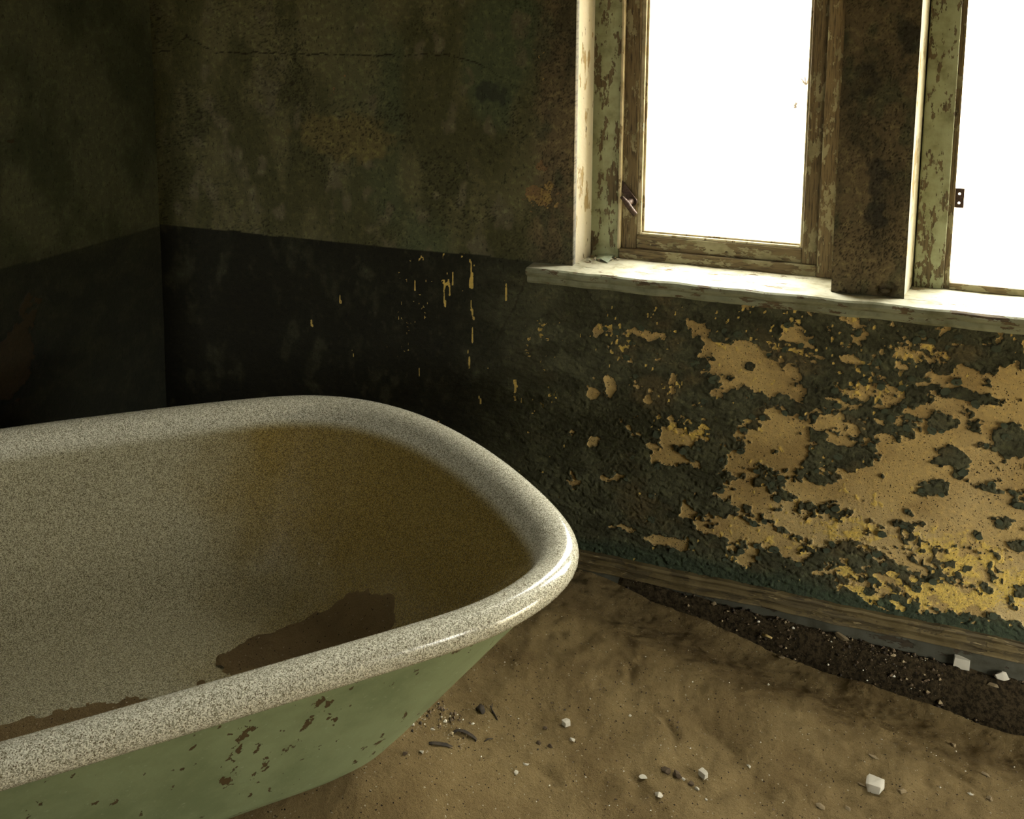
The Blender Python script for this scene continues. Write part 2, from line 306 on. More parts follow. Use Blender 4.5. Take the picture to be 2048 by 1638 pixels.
def wall_fields(X, Z):
    wx = X+.020*fbm(X*14, Z*14, 3, 5)+.007*fbm(X*70, Z*70, 3, 6); wz = Z+.015*fbm(X*14, Z*14, 3, 8)+.006*fbm(X*70, Z*70, 3, 9)
    low = Z < ZD+.003*fbm(X*9, Z*0+3, 3, 2)
    lowf = low.astype(float)
    f1, f2, cr, oy = worley(wx*48+.5*fbm(X*60, Z*60, 2, 6), wz*80+.5*fbm(X*60, Z*60, 2, 7), 3); edge = f2-f1
    g1, g2, gr, _ = worley(wx*150, wz*150, 11); gedge = g2-g1
    n1 = fbm(X*11, Z*15, 5, 21); n2 = fbm(X*38, Z*46, 4, 33); n3 = fbm(X*130, Z*150, 3, 36)
    p = np.interp(X, [0, .8, 1.1, 1.3, 1.6, 2.1, 3.2], [1.3, 1.2, .92, .68, .42, .22, .1])
    B_ = np.ones(X.shape); K_ = np.ones(X.shape)
    for b in BARE: B_ = B_*(1-np.clip(1.15*b[4]*blob(wx, wz, *b[:4]), 0, 1))
    for b in KEEP: K_ = K_*(1-np.clip(.9*b[4]*blob(wx, wz, b[0], b[1], b[2]*.92, b[3]*.95), 0, 1))
    p = p*B_-.52*(1-B_); p = p*K_+.42*(1-K_)
    zb = ss(.185, .150, Z-.012*n1)                            # the strip of dark paint left above the skirting
    p = p+.60*n1+.58*n2+.26*n3+.50*(cr-.5)+.9*zb*ss(1.0, 1.3, X)*lowf
    # upper wall: mostly whole, flaked in places
    pu = 1.0+.45*n1+.35*n2+.35*(cr-.5)
    br = ss(1.02, 1.07, X+.02*n1)                             # browned strip around the windows
    for b in [(1075,390,38,26,1.5),(1085,330,20,16,1.0),(1060,430,14,16,.8),(665,175,24,30,.85),(620,300,30,24,.6),(550,270,20,16,.6),(1100,150,30,80,.5),(690,145,9,12,1.0),(640,480,20,10,.8),(1120,60,26,60,.45)]:
        pu = pu-b[4]*blob(wx, wz, *b[:4])
    p = np.where(low, p, pu)
    # drips and scratches on the dado that show ochre
    scr = np.zeros(X.shape)
    for px, y0, y1, wd in [(941,520,575,3.4),(887,560,612,2.6),(898,560,590,2.4),(944,600,690,1.6),(938,690,735,1.5),(1028,760,800,2.2),(960,792,806,2),(680,590,606,2),(622,640,652,2),(830,560,580,1.4),(1010,560,600,1.6),(905,545,570,1.6),(705,700,712,1.6),(840,735,760,1.4)]:
        a, b_ = wpt(px, y0), wpt(px+2, y1); d = polydist(X+.004*fbm(X*80, Z*30, 2, 4), Z, [a, b_]); scr = np.maximum(scr, ss(wd*.0013, wd*.0006, d))
    flecks = ss(.78, .86, fbm(X*130, Z*80, 2, 77)+.55*fbm(X*8, Z*8, 3, 71)-.02)*ss(.3, .9, X)*lowf
    p = p-2.2*np.maximum(scr, flecks*.75)
    # ochre layer
    yf = np.zeros(X.shape)
    for b in YEL: yf = yf+b[4]*blob(wx, wz, *b[:4])
    yf = yf+ss(.05, .35, yf)*(.55*n2+.30*n3+.35*(gr-.5)+.15*n1)
    ym = ss(.44, .52, yf)*ss(.03, .10, gedge+.06*n2)*ss(-.30, -.02, fbm(X*42, Z*58, 4, 43))
    ym = np.maximum(ym, np.maximum(scr, flecks))
    py = np.where(low, p-1.15*ss(.30, .5, yf)*ss(-.12, .12, fbm(X*60, Z*75, 3, 41)), p-.9*ss(.45, .6, yf)*ss(.0, .3, fbm(X*90, Z*90, 3, 41)))
    p = np.where(scr+flecks > .3, p, py)
    # colours of what lies under and over
    plaster = mixc(C(.43, .315, .130), C(.315, .222, .090), ss(-.4, .5, n1))
    plaster = mixc(plaster, C(.50, .385, .185), ss(.1, .6, fbm(X*5, Z*5, 3, 91)))
    under = mixc(plaster, C(.60, .44, .115), ym)
    dado = mixc(C(.038, .038, .019), C(.070, .071, .039), ss(-.3, .5, fbm(X*20, Z*26, 4, 55)))
    dado = mixc(dado, C(.085, .068, .032), ss(.05, .45, fbm(X*9+4, Z*14, 5, 58))*ss(.9, 1.3, X)*.8)
    dado = mixc(dado, C(.036, .049, .028), zb)
    dado = mixc(dado, C(.009, .0085, .004), ss(1.12, .80, X)*(.96-.40*ss(.1, .6, fbm(X*26, Z*18, 5, 57))-.25*ss(.35, .6, fbm(X*90, Z*60, 3, 59))*ss(.2, .7, X)))  # darkens towards the left corner, whose shade is put into the paint
    olive = mixc(C(.062, .060, .024), C(.118, .110, .052), ss(-.35, .45, fbm(X*13, Z*7, 4, 61)))
    olive = mixc(olive, C(.075, .088, .042), ss(.0, .5, fbm(X*6+3, Z*3, 3, 64))*ss(.45, .8, X))
    olive = mixc(olive, C(.115, .105, .060), ss(.25, .6, fbm(X*22, Z*16, 3, 66)))
    olive = mixc(olive, C(.125, .105, .040), ss(.25, .7, blob(wx, wz, 690, 270, 120, 50)+.4*n2))
    brown = mixc(C(.150, .115, .060), C(.075, .062, .033), ss(-.3, .5, fbm(X*17, Z*9, 5, 68)))
    brown = mixc(brown, C(.085, .080, .042), ss(-.1, .5, fbm(X*30, Z*20, 3, 69)))
    olive = mixc(olive, brown, br)
    mold = np.zeros(X.shape)
    for b in [(985,185,36,28,1.0),(960,130,24,16,.5),(1755,400,16,60,1.0),(1770,300,20,50,.5),(1820,60,26,80,.7),(1730,160,30,60,.5),(1735,480,22,50,.5),(1110,225,26,30,.5),(30,660,30,30,.0)]:
        mold = mold+b[4]*blob(wx, wz, *b[:4])
    olive = mixc(olive, C(.016, .018, .017), ss(.35, .8, mold+.6*n2+.3*n1-.08)*.65)
    under = np.where(low[..., None], under, mixc(C(.20, .13, .062), C(.30, .21, .075), ym))
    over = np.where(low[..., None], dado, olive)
    # cracks
    def crk(pix, wd=.0016): return ss(wd, wd*.35, polydist(X+.006*fbm(X*40, Z*40, 3, 15), Z+.006*fbm(X*40, Z*40, 3, 16), [wpt(*q) for q in pix]))
    crack = np.maximum(crk([(300,108),(345,100),(372,72),(430,104),(520,106),(640,108),(760,112),(860,110),(905,108),(960,128)]), .6*crk([(960,128),(1030,170),(1150,215)], .0012))
    crack = np.maximum(crack, .55*crk([(1052,565),(1030,610),(985,690),(935,735),(905,780)], .0022))
    craz = ss(.09, .02, gedge)*ss(.5, .7, vn(X*9, Z*9, 81)+.35*br*(~low))*(~low)
    flk = ss(.07, .015, edge)*ss(.60, .75, vn(X*10, Z*10, 84)+.20*blob(wx, wz, 600, 280, 190, 150)+.1*br)*(~low)
    crack = np.clip(np.maximum(np.maximum(crack, craz*.55), flk*.8), 0, 1)
    # relief: paint proud of plaster, edges curling away, alligatored surface
    m = ss(-.02, .05, p); curl = ss(.0, .10, p)*ss(.32, .10, p)
    hgt = .0013*m+.0036*curl*(.3+.7*cr)*lowf+.0010*ym*(1-m)+.0026*m*np.clip(.5-oy, 0, 1)*ss(.0, .12, edge)*lowf*ss(.6, 1.2, X)+.004*fbm(X*3.5, Z*3.5, 3, 95)+.0012*n2*m-.0022*crack
    hgt = hgt+.0008*gedge*ym*(1-m)
    return p, under, over, crack, hgt
def wall_back():
    xs = lines((0, .35, .006), (.35, 1.03, .0036), (1.03, X1, .0026), (X1, X2, .0023), (X2, X3, .0023), (X3, 2.16, .0023), (2.16, X4, .006), (X4, 3.0, .02))
    zs = lines((-.02, .105, .01), (.105, ZS, .0023), (ZS, 1.43, .003), (1.43, WTOP, .025), (WTOP, 2.6, .05))
    X, Z = np.meshgrid(xs, zs, indexing='ij'); p, un, ov, ck, h = wall_fields(X, Z)
    # broken plaster at the foot of the pier
    bx, bz = wpt(1772, 578); h = h-.016*ss(.018, .010, np.hypot((X-bx)/1.25, Z-bz)+.003*fbm(X*120, Z*120, 2, 3))
    near = np.minimum.reduce([np.abs(X-v) for v in (X1, X2, X3, X4)]); h = np.where(Z > ZS-.005, h*ss(.0, .012, near)+.0008*vn(X*0, Z*160, 5)*ss(.006, .0, near), h)
    Y = -h
    co = np.stack([X, Y, Z], -1).reshape(-1, 3); nx, nz = len(xs), len(zs)
    xm, zm = (xs[:-1]+xs[1:])/2, (zs[:-1]+zs[1:])/2
    hole = (((xm > X1) & (xm < X2)) | ((xm > X3) & (xm < X4)))[:, None] & ((zm > ZS) & (zm < WTOP))[None, :]
    q = grid_quads(nx, nz, ~hole)
    # turn the rim of each opening back into the wall
    ext, eq, base = [], [], len(co)
    j0, j1 = int(np.argmin(abs(zs-ZS))), int(np.argmin(abs(zs-WTOP)))
    for xv in (X1, X2, X3, X4):
        i = int(np.argmin(abs(xs-xv))); idx = i*nz+np.arange(j0, j1+1); b0 = base+len(ext)
        ext += [(co[k][0], .026, co[k][2]) for k in idx]
        for k in range(len(idx)-1): eq.append((idx[k], idx[k+1], b0+k+1, b0+k))
    co = np.concatenate([co, np.array(ext)]); q = np.concatenate([q, np.array(eq)])
    pad = lambda a: np.concatenate([a.reshape((nx*nz,)+a.shape[2:]), np.full((len(ext),)+a.shape[2:], .3 if a.ndim == 3 else 1.0)])
    padc = np.concatenate([ck.ravel(), np.zeros(len(ext))])
    me = mesh_np('wall_back', co, q, True, dict(paint=pad(p), under=pad(un), over=pad(ov), crack=padc))
    o = link('wall_back', me, [M_wall]); tag(o, 'peeling green and ochre plaster wall holding the two windows', kind='structure')
    # the body of the wall behind the painted skin, with the splayed reveals
    bm = bmesh.new(); y0, y1 = .022, .25; s = .022
    def blk(xa, xb, za, zb, sa=0, sb=0):
        v = [bm.verts.new(c) for c in ((xa, y0, za), (xb, y0, za), (xb+sb, y1, za), (xa+sa, y1, za), (xa, y0, zb), (xb, y0, zb), (xb+sb, y1, zb), (xa+sa, y1, zb))]
        for f in ((0, 3, 2, 1), (4, 5, 6, 7), (0, 1, 5, 4), (1, 2, 6, 5), (2, 3, 7, 6), (3, 0, 4, 7)): bm.faces.new([v[k] for k in f])
    blk(-.3, X1, -.3, WTOP, 0, s*1.8); blk(X2, X3, ZS-.04, WTOP, 0, s*2.3); blk(X4, 3.25, -.3, WTOP)
    blk(X1, X2, -.3, ZS-.04); blk(X2, X3, -.3, ZS-.04); blk(X3, X4, -.3, ZS-.04); blk(-.3, 3.25, WTOP, 2.7)
    r = from_bm('window_reveal', bm, M_reveal, o); r['label'] = 'bright limewashed window reveals and wall core'
    return o
WB = wall_back()

def wall_left():
    ys = lines((-.66, 0, .005)); zs = lines((-.02, .35, .05), (.35, 1.43, .005), (1.43, 2.6, .08))
    Yv, Z = np.meshgrid(ys, zs, indexing='ij')
    Xf = .4+Yv*.7+3.0; p = 1.1+.45*fbm(Yv*11, Z*14, 5, 121)+.4*fbm(Yv*34, Z*40, 4, 122)
    low = Z < ZD-.002+.006*fbm(Yv*8, Z*0, 3, 9)
    for px, py, r, k in [(30,700,60,1.2),(20,285,20,1.3),(60,610,50,.9),(10,760,50,1.1),(100,100,12,.8),(20,180,14,.8)]:
        d = ray(px, py); c = CAM+d*(-CAM[0])/d[0]; sc = r*2.6/FPX
        p = p-k*np.exp(-(((Yv-c[1])/sc)**2+((Z-c[2])/sc)**2))
    _, _, cr, _ = worley(Yv*60, Z*80, 31); p = p+.4*(cr-.5)
    olive = mixc(C(.024, .027, .012), C(.048, .050, .025), ss(-.35, .45, fbm(Yv*13, Z*8, 4, 131)))  # paints lowered on this wall, its dimness put into the colours
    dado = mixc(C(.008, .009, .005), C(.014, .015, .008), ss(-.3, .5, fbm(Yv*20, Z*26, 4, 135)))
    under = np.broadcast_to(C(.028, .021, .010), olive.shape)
    h = .0013*ss(-.02, .05, p)+.002*ss(0, .1, p)*ss(.3, .1, p)+.004*fbm(Yv*3, Z*3, 3, 140)
    co = np.stack([h, Yv, Z], -1).reshape(-1, 3)
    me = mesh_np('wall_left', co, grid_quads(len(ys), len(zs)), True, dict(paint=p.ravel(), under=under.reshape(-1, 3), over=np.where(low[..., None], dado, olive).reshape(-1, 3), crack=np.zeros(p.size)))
    o = link('wall_left', me, [M_wall]); tag(o, 'dark side wall at the left, black below and olive above', kind='structure')
    bm = bmesh.new(); bm_box(bm, (-.35, -.66, -.3), (-.006, .1, 2.7)); bm_box(bm, (-1.6, -.66, -.3), (-.35, -.5, 2.7)); bm_box(bm, (-1.6, -3.8, -.3), (-1.4, -.5, 2.7))
    bmesh.ops.recalc_face_normals(bm, faces=bm.faces); from_bm('wall_core', bm, M_plain, o)
wall_left()
bm = bmesh.new(); R = RW
bm_box(bm, (R['x'], R['y1'], -.3), (R['x']+.25, .25, 2.7)); 
bm_box(bm, (R['x'], RW2['y1'], -.3), (R['x']+.25, R['y0'], 2.7)); bm_box(bm, (R['x'], -3.8, -.3), (R['x']+.25, RW2['y0'], 2.7))
bm_box(bm, (R['x'], RW2['y0'], -.3), (R['x']+.25, RW2['y1'], RW2['z0'])); bm_box(bm, (R['x'], RW2['y0'], RW2['z1']), (R['x']+.25, RW2['y1'], 2.7))
bm_box(bm, (R['x'], R['y0'], -.3), (R['x']+.25, R['y1'], R['z0'])); bm_box(bm, (R['x'], R['y0'], R['z1']), (R['x']+.25, R['y1'], 2.7))
bmesh.ops.recalc_face_normals(bm, faces=bm.faces); tag(from_bm('wall_right', bm, M_plain), 'dark plaster wall with two unseen openings on the right', kind='structure')
bm = bmesh.new()
for a, b in (((-1.6, -.3), (FO['x0'], 2.7)), ((FO['x1'], -.3), (3.25, 2.7)), ((FO['x0'], -.3), (FO['x1'], FO['z0'])), ((FO['x0'], FO['z1']), (FO['x1'], 2.7))): bm_box(bm, (a[0], -3.8, a[1]), (b[0], -3.6, b[1]))
bmesh.ops.recalc_face_normals(bm, faces=bm.faces); tag(from_bm('wall_front', bm, M_plain), 'dark plaster wall with an unseen window opening behind the viewer', kind='structure')
tag(box('ceiling', (-1.6, -3.8, 2.6), (3.25, .25, 2.75), M_plain, None, 0), 'dark ceiling of the abandoned bathroom', kind='structure')

# ------------------------------------------------------------------ sand floor, with the gully along the wall
LX = [-1.6, .9, 1.186, 1.347, 1.573, 1.756, 1.923, 2.058, 2.5, 3.2]
LY = [.05, .05, .0, -.055, -.080, -.107, -.131, -.148, -.19, -.24]
LZ = [.12, .115, .100, .078, .058, .046, .040, .038, .035, .03]
TA = math.radians(45.5); TU = np.array([math.cos(TA), math.sin(TA)]); TV = np.array([math.sin(TA), -math.cos(TA)])
TUBZ = .278                                            # underside of the tub
def sand_z(x, y, detail=True):
    x = np.asarray(x, float); y = np.asarray(y, float)
    yl = np.interp(x, LX, LY)+(.006*fbm(x*9, x*0, 3, 201) if detail else 0); zl = np.interp(x, LX, LZ)
    gen = zl+.085*ss(.02, .32, yl-y)
    u, v = x*TU[0]+y*TU[1], x*TV[0]+y*TV[1]
    dt = np.hypot(np.maximum(u+.08, 0), np.maximum(abs(v-.98)-.03, 0)); und = ss(.10, .03, dt)      # ridge of drift that carries the tub
    gen = gen+.055*ss(.26, .0, np.hypot(np.maximum(u-.1, 0), np.maximum(abs(v-1.16)-.2, 0)))
    gen = gen+(TUBZ-.001-gen)*und
    s = gen
    if detail:
        s = s+.010*fbm(x*5, y*5, 3, 211)+.0045*fbm(x*17, y*17, 4, 215)+.0018*fbm(x*60, y*60, 3, 217)
        for px, py, L, wd, dp, ang in MARKS:
            c = MARKP[(px, py)]; a = math.radians(ang); dx, dy = x-c[0], y-c[1]
            q, r = dx*math.cos(a)+dy*math.sin(a), -dx*math.sin(a)+dy*math.cos(a)
            s = s-dp*np.exp(-(q/L)**2-((r+.25*q*q/L)/wd)**2)
        c = on_z(1760, 1462, .09); dx, dy = x-c[0], y-c[1]
        s = s+.005*np.sin((dy*1.0+dx*.25+.012*fbm(x*14, y*14, 2, 219))*330)*np.exp(-(dx/.055)**2-(dy/.05)**2)
    # gully between the sand edge and the skirting, with rubble banked against the wall
    zw = np.interp(x, [1.15, 1.3, 1.6, 2.07, 3.2], [.115, .098, .079, .058, .045])
    f = np.clip((y-yl)/np.maximum(-.02-yl, .01), 0, 1)
    tr = (zl-.085)+(zw-zl+.085)*ss(.30, .92, f)
    if detail: tr = tr+.005*fbm(x*40, y*40, 4, 221)+.003*vn(x*130, y*130, 223)
    k = ss(-.004, .006, y-yl)*ss(1.15, 1.33, x)
    return s*(1-k)+tr*k
MARKS = [(1345,1492,.03,.008,.008,-60),(1262,1385,.025,.008,.006,-75),(1190,1610,.05,.02,.008,20),(1275,1600,.03,.012,.007,-50),(1085,1592,.03,.012,.008,-10),(1170,1320,.03,.02,.006,-70),(1020,1500,.06,.03,.005,10),
         (1440,1500,.05,.012,.005,-30),(1880,1530,.09,.012,.006,-25),(1650,1475,.10,.02,.005,-8),(1500,1600,.05,.02,.006,10),(1600,1540,.06,.02,.005,-20)]
MARKP = {(m[0], m[1]): on_z(m[0], m[1], .12) for m in MARKS}
def on_sand(px, py):
    d = ray(px, py); z = .11
    for _ in range(12):
        p = CAM+d*(z-CAM[2])/d[2]; z = .5*z+.5*float(sand_z(p[0], p[1]))
    return CAM+d*(z-CAM[2])/d[2]
def floor():
    xs = lines((-1.5, .7, .05), (.7, 1.0, .008), (1.0, 2.2, .003), (2.2, 3.0, .03)); ys = lines((-3.6, -1.1, .08), (-1.1, -.72, .012), (-.72, .02, .003))
    X, Y = np.meshgrid(xs, ys, indexing='ij'); Z = sand_z(X, Y)
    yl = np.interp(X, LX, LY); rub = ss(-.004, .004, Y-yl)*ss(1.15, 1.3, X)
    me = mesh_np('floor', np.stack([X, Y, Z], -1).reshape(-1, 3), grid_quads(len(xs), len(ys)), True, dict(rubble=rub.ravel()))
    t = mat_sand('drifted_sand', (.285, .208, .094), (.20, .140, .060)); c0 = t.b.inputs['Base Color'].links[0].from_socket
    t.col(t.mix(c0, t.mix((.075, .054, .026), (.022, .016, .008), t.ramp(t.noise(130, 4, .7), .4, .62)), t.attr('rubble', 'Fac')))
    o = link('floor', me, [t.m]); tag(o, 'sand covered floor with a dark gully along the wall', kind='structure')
    return o
FL = floor()
# ------------------------------------------------------------------ desert outside
bm = bmesh.new(); bm_box(bm, (-400, .26, -1.2), (400, 900, -.35)); bm_box(bm, (3.3, -400, -1.2), (400, .255, -.35)); bm_box(bm, (-400, -400, -1.2), (3.295, -3.85, -.35)); bmesh.ops.recalc_face_normals(bm, faces=bm.faces)
t = mat_sand('pale_desert_sand', (.80, .70, .50), (.72, .60, .40)); tag(from_bm('ground', bm, t.m), 'pale overexposed desert sand outside the windows', kind='structure')

# ------------------------------------------------------------------ skirting, sill
prof = [(.0, .0), (-.020, .0), (-.020, .080), (-.026, .082), (-.030, .087), (-.030, .093), (-.025, .097), (-.017, .099), (-.015, .102), (-.020, .104), (-.024, .109), (-.024, .116), (-.018, .121), (-.011, .122), (-.010, .126), (-.013, .128), (-.011, .132), (.0, .134)]
prof = [(y, z if z < .079 else .100+(z-.080)*.034/.054) for y, z in prof]; prof[2] = (-.020, .098)
bm = bmesh.new(); rn = random.Random(4)
def wob(x, y, z): return (.0012*math.sin(x*23+z*90)+.0008*math.sin(x*61), .0012*math.sin(x*17)+.0006*math.sin(x*71+2)) if z > .05 else (0, 0)
prism(bm, prof, 0.0, 3.0, seg=240, wob=wob)
for f in bm.faces:
    if f.calc_center_median().z < .0985: f.material_index = 1
M_plinth = mat_wood('grimy_grey_plinth_paint', (.075, .075, .055), (.045, .035, .02), .6, 'x', (.02, .014, .007))
tag(from_bm('baseboard_back', bm, [M_base, M_plinth], smooth=False), 'worn moulded skirting board along the foot of the window wall', kind='structure')
M_nose = mat_wood('shaded_sill_nose_paint', (.24, .25, .165), (.13, .095, .05), .56, 'x')
bm = bmesh.new()
sp = [(.245, ZS-.036), (-.040, ZS-.036), (-.044, ZS-.030), (-.042, ZS-.022), (-.047, ZS-.018), (-.054, ZS-.015), (-.057, ZS-.009), (-.055, ZS-.003), (-.050, ZS), (.245, ZS+.001)]
def wobs(x, y, z): return (.0014*math.sin(x*31+z*200)+.0009*math.sin(x*83+1) if y < 0 else 0, .0008*math.sin(x*47) if y < 0 else 0)
prism(bm, sp, 1.042, 2.75, seg=150, wob=wobs)
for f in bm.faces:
    if f.normal.y < -.35: f.material_index = 1  # nose faces: worn sage paint, with their shade put into the colour
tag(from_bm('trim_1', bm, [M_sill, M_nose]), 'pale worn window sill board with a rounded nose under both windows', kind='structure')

# ------------------------------------------------------------------ windows
W1 = tag(empty('window_1', (1.4, .1, ZS)), 'glazed casement window with flaking sage frame beside the dark wall', kind='structure')
W2 = tag(empty('window_2', (2.1, .1, ZS)), 'open window without a sash at the right edge', kind='structure')
def part(parent, name, a, b, mat, bevel=.0025):
    o = box(name, a, b, mat, None, bevel); o.parent = parent; o.matrix_parent_inverse = Matrix.Translation(-parent.location); return o
FY = .100
part(W1, 'frame_stile', (1.142, FY, ZS), (1.2115, FY+.06, WTOP), M_frame)
part(W1, 'frame_stile', (1.644, FY, ZS), (1.705, FY+.06, WTOP), M_sash)
part(W1, 'frame_rail', (1.2115, FY+.003, ZS), (1.644, FY+.06, ZS+.0245), M_sashx)
part(W1, 'frame_rail', (1.2115, FY, WTOP-.05), (1.644, FY+.06, WTOP), M_sashx)
SY = FY+.012
part(W1, 'stop_bead', (1.2095, FY-.004, ZS+.0245), (1.2150, SY+.02, WTOP-.05), M_bead, .0015)
part(W1, 'sash_stile', (1.2110, SY, ZS+.0235), (1.2500, SY+.036, WTOP-.052), M_sash)
part(W1, 'sash_stile', (1.6125, SY, ZS+.0235), (1.6450, SY+.036, WTOP-.052), M_sash)
part(W1, 'sash_rail', (1.2500, SY+.001, ZS+.0235), (1.6125, SY+.036, ZS+.056), M_sashx)
part(W1, 'sash_rail', (1.2500, SY+.001, WTOP-.10), (1.6125, SY+.036, WTOP-.054), M_sashx)
for a, b in (((1.2500, SY+.004, ZS+.056), (1.2600, SY+.030, WTOP-.1)), ((1.2560, SY+.012, ZS+.056), (1.2655, SY+.034, WTOP-.1)), ((1.6075, SY+.006, ZS+.056), (1.6125, SY+.030, WTOP-.1)), ((1.2600, SY+.004, ZS+.056), (1.6075, SY+.030, ZS+.0615)), ((1.2655, SY+.012, ZS+.0615), (1.6075, SY+.034, ZS+.0655))):
    part(W1, 'glazing_bead', a, b, M_bead, .0018)
tg = NT('window_glass', .02, .5); tr = tg.node('ShaderNodeBsdfTransparent'); gl = tg.node('ShaderNodeBsdfGlossy'); gl.inputs['Roughness'].default_value = .03
mx = tg.node('ShaderNodeMixShader'); mx.inputs[0].default_value = .04; tg.lk(tr.outputs[0], mx.inputs[1]); tg.lk(gl.outputs[0], mx.inputs[2])
tg.lk(mx.outputs[0], tg.n['Material Output'].inputs[0]); M_glass = tg.m
part(W1, 'pane', (1.2600, SY+.022, ZS+.060), (1.6090, SY+.025, WTOP-.098), M_glass, 0)
# window 2
part(W2, 'frame_stile', (1.836, FY, ZS), (1.892, FY+.06, WTOP), M_frame)
part(W2, 'stop_bead', (1.892, FY+.008, ZS), (1.9035, FY+.05, WTOP), M_sash, .0015)
part(W2, 'frame_stile', (2.39, FY, ZS), (2.47, FY+.06, WTOP), M_frame)
part(W2, 'frame_rail', (1.9035, FY+.002, ZS), (2.39, FY+.05, ZS+.015), M_sashx)
part(W2, 'frame_rail', (1.9035, FY, WTOP-.05), (2.39, FY+.06, WTOP), M_sashx)
# hinge plate left standing on window 2 (two screw holes)
def plate_with_holes(name, w_, h_, th, holes, r, mat):
    bm = bmesh.new(); hs = sorted(holes); cuts = [0]+[(a+b)/2 for a, b in zip(hs, hs[1:])]+[h_]
    for k, hz in enumerate(hs):
        a0, a1 = cuts[k], cuts[k+1]
        ang = sorted([2*math.pi*(i+.5)/10 for i in range(10)]+[math.atan2(z-hz, x-w_/2) % (2*math.pi) for x in (0, w_) for z in (a0, a1)]); n = len(ang); ring, outer = [], []
        for an in ang:
            c, s_ = math.cos(an), math.sin(an); tt = min((w_/2)/max(abs(c), 1e-6), ((a1-hz) if s_ > 0 else (hz-a0))/max(abs(s_), 1e-6))
            ring.append((w_/2+r*c, hz+r*s_)); outer.append((w_/2+tt*c, hz+tt*s_))
        F = {y: ([bm.verts.new((x, y, z)) for x, z in ring], [bm.verts.new((x, y, z)) for x, z in outer]) for y in (0, th)}
        for i in range(n):
            j = (i+1) % n
            for y in (0, th): bm.faces.new((F[y][0][i], F[y][0][j], F[y][1][j], F[y][1][i]))
            bm.faces.new((F[0][0][i], F[0][0][j], F[th][0][j], F[th][0][i])); bm.faces.new((F[0][1][i], F[0][1][j], F[th][1][j], F[th][1][i]))
    bmesh.ops.remove_doubles(bm, verts=bm.verts, dist=1e-5); bmesh.ops.recalc_face_normals(bm, faces=bm.faces)
    return from_bm(name, bm, mat)
ha, hb = on_y(1909, 415, FY+.02), on_y(1925, 377, FY+.02)
hp = plate_with_holes('hinge_leaf', .0175, hb[2]-ha[2], .002, [(hb[2]-ha[2])*.25, (hb[2]-ha[2])*.72], .0026, M_iron)
hp.location = (ha[0]-.001, FY+.02, ha[2]); hp.parent = W2; hp.matrix_parent_inverse = Matrix.Translation(-W2.location); hp['label'] = 'rusty hinge leaf with two screw holes'
part(W2, 'hinge_knuckle', (1.9015, FY+.018, ha[2]), (ha[0]+.0005, FY+.024, hb[2]), M_iron, .001)
# latch on the sash of window 1
def latch():
    y = SY-.001
    def P(px, py, dy): p = on_y(px, py, y-dy); return (p[0], p[1], p[2])
    bm = bmesh.new(); a, b = Vector(P(1240, 366, .003)), Vector(P(1266, 404, .010))
    d = (b-a).normalized(); s_ = d.cross(Vector((0, 1, 0))).normalized()*.0095
    n = 10; prof_ = []
    for i in range(n+1): an = math.pi*i/n; prof_.append(b+s_*math.cos(an)+d*.009*math.sin(an))
    for i in range(n+1): an = math.pi*i/n; prof_.append(a-s_*math.cos(an)*.8-d*.007*math.sin(an))
    f0 = [bm.verts.new(q) for q in prof_]; f1 = [bm.verts.new(q+Vector((0, .004, 0))) for q in prof_]
    bm.faces.new(f0); bm.faces.new(f1[::-1])
    for i in range(len(f0)): j = (i+1) % len(f0); bm.faces.new((f0[i], f1[i], f1[j], f0[j]))
    bmesh.ops.recalc_face_normals(bm, faces=bm.faces)
    o = from_bm('latch', bm, M_iron, W1); o.matrix_parent_inverse = Matrix.Translation(-W1.location); o['label'] = 'rusty iron latch plate'
    bm = bmesh.new(); tube(bm, [P(1263, 402, .006), P(1259, 404, .02), P(1254, 406, .036)], [.0075, .006, .0065], 12)
    s2 = from_bm('latch_spindle', bm, M_iron, o, True)
    bm = bmesh.new(); tube(bm, [P(1243, 393, .038), P(1248, 399, .038), P(1254, 407, .038), P(1260, 416, .038), P(1271, 430, .038)], [.0042, .0048, .0068, .0062, .0060], 12)
    from_bm('latch_handle', bm, M_iron, o, True)
latch()

# ------------------------------------------------------------------ bathtub
RIM = [(-.30,.728),(-.13,.741),(.0,.754),(.09,.768),(.15,.779),(.21,.80),(.268,.838),(.32,.892),(.372,.98),(.406,1.08),(.430,1.2),(.440,1.33),(.437,1.42),(.425,1.475),(.395,1.518),(.345,1.549),(.30,1.568),(.25,1.58),(.19,1.585),(0,1.589),(-.3,1.594),
       (-.7,1.59),(-1.0,1.585),(-1.10,1.565),(-1.17,1.51),(-1.2,1.42),(-1.205,1.155),(-1.2,.88),(-1.17,.79),(-1.10,.735),(-1.0,.715),(-.7,.712)]
def spline(P, per):
    P = np.array(P); n = len(P); out = []
    for i in range(n):
        a, b, c, d = P[(i-1) % n], P[i], P[(i+1) % n], P[(i+2) % n]
        m = max(2, int(np.hypot(*(c-b))/per))
        for k in range(m):
            t = k/m; out.append(.5*((2*b)+(-a+c)*t+(2*a-5*b+4*c-d)*t*t+(-a+3*b-3*c+d)*t**3))
    return np.array(out)
def resample(P, n):
    Q = np.vstack([P, P[:1]]); s = np.r_[0, np.cumsum(np.hypot(*np.diff(Q, axis=0).T))]; t = np.linspace(0, s[-1], n, endpoint=False)
    return np.stack([np.interp(t, s, Q[:, 0]), np.interp(t, s, Q[:, 1])], 1)
NR = 220
RC = resample(spline(RIM, .01), NR)
for _ in range(6): RC = (np.roll(RC, 1, 0)+2*RC+np.roll(RC, -1, 0))/4
ZR, DEP = .574, .262
VC = 1.165
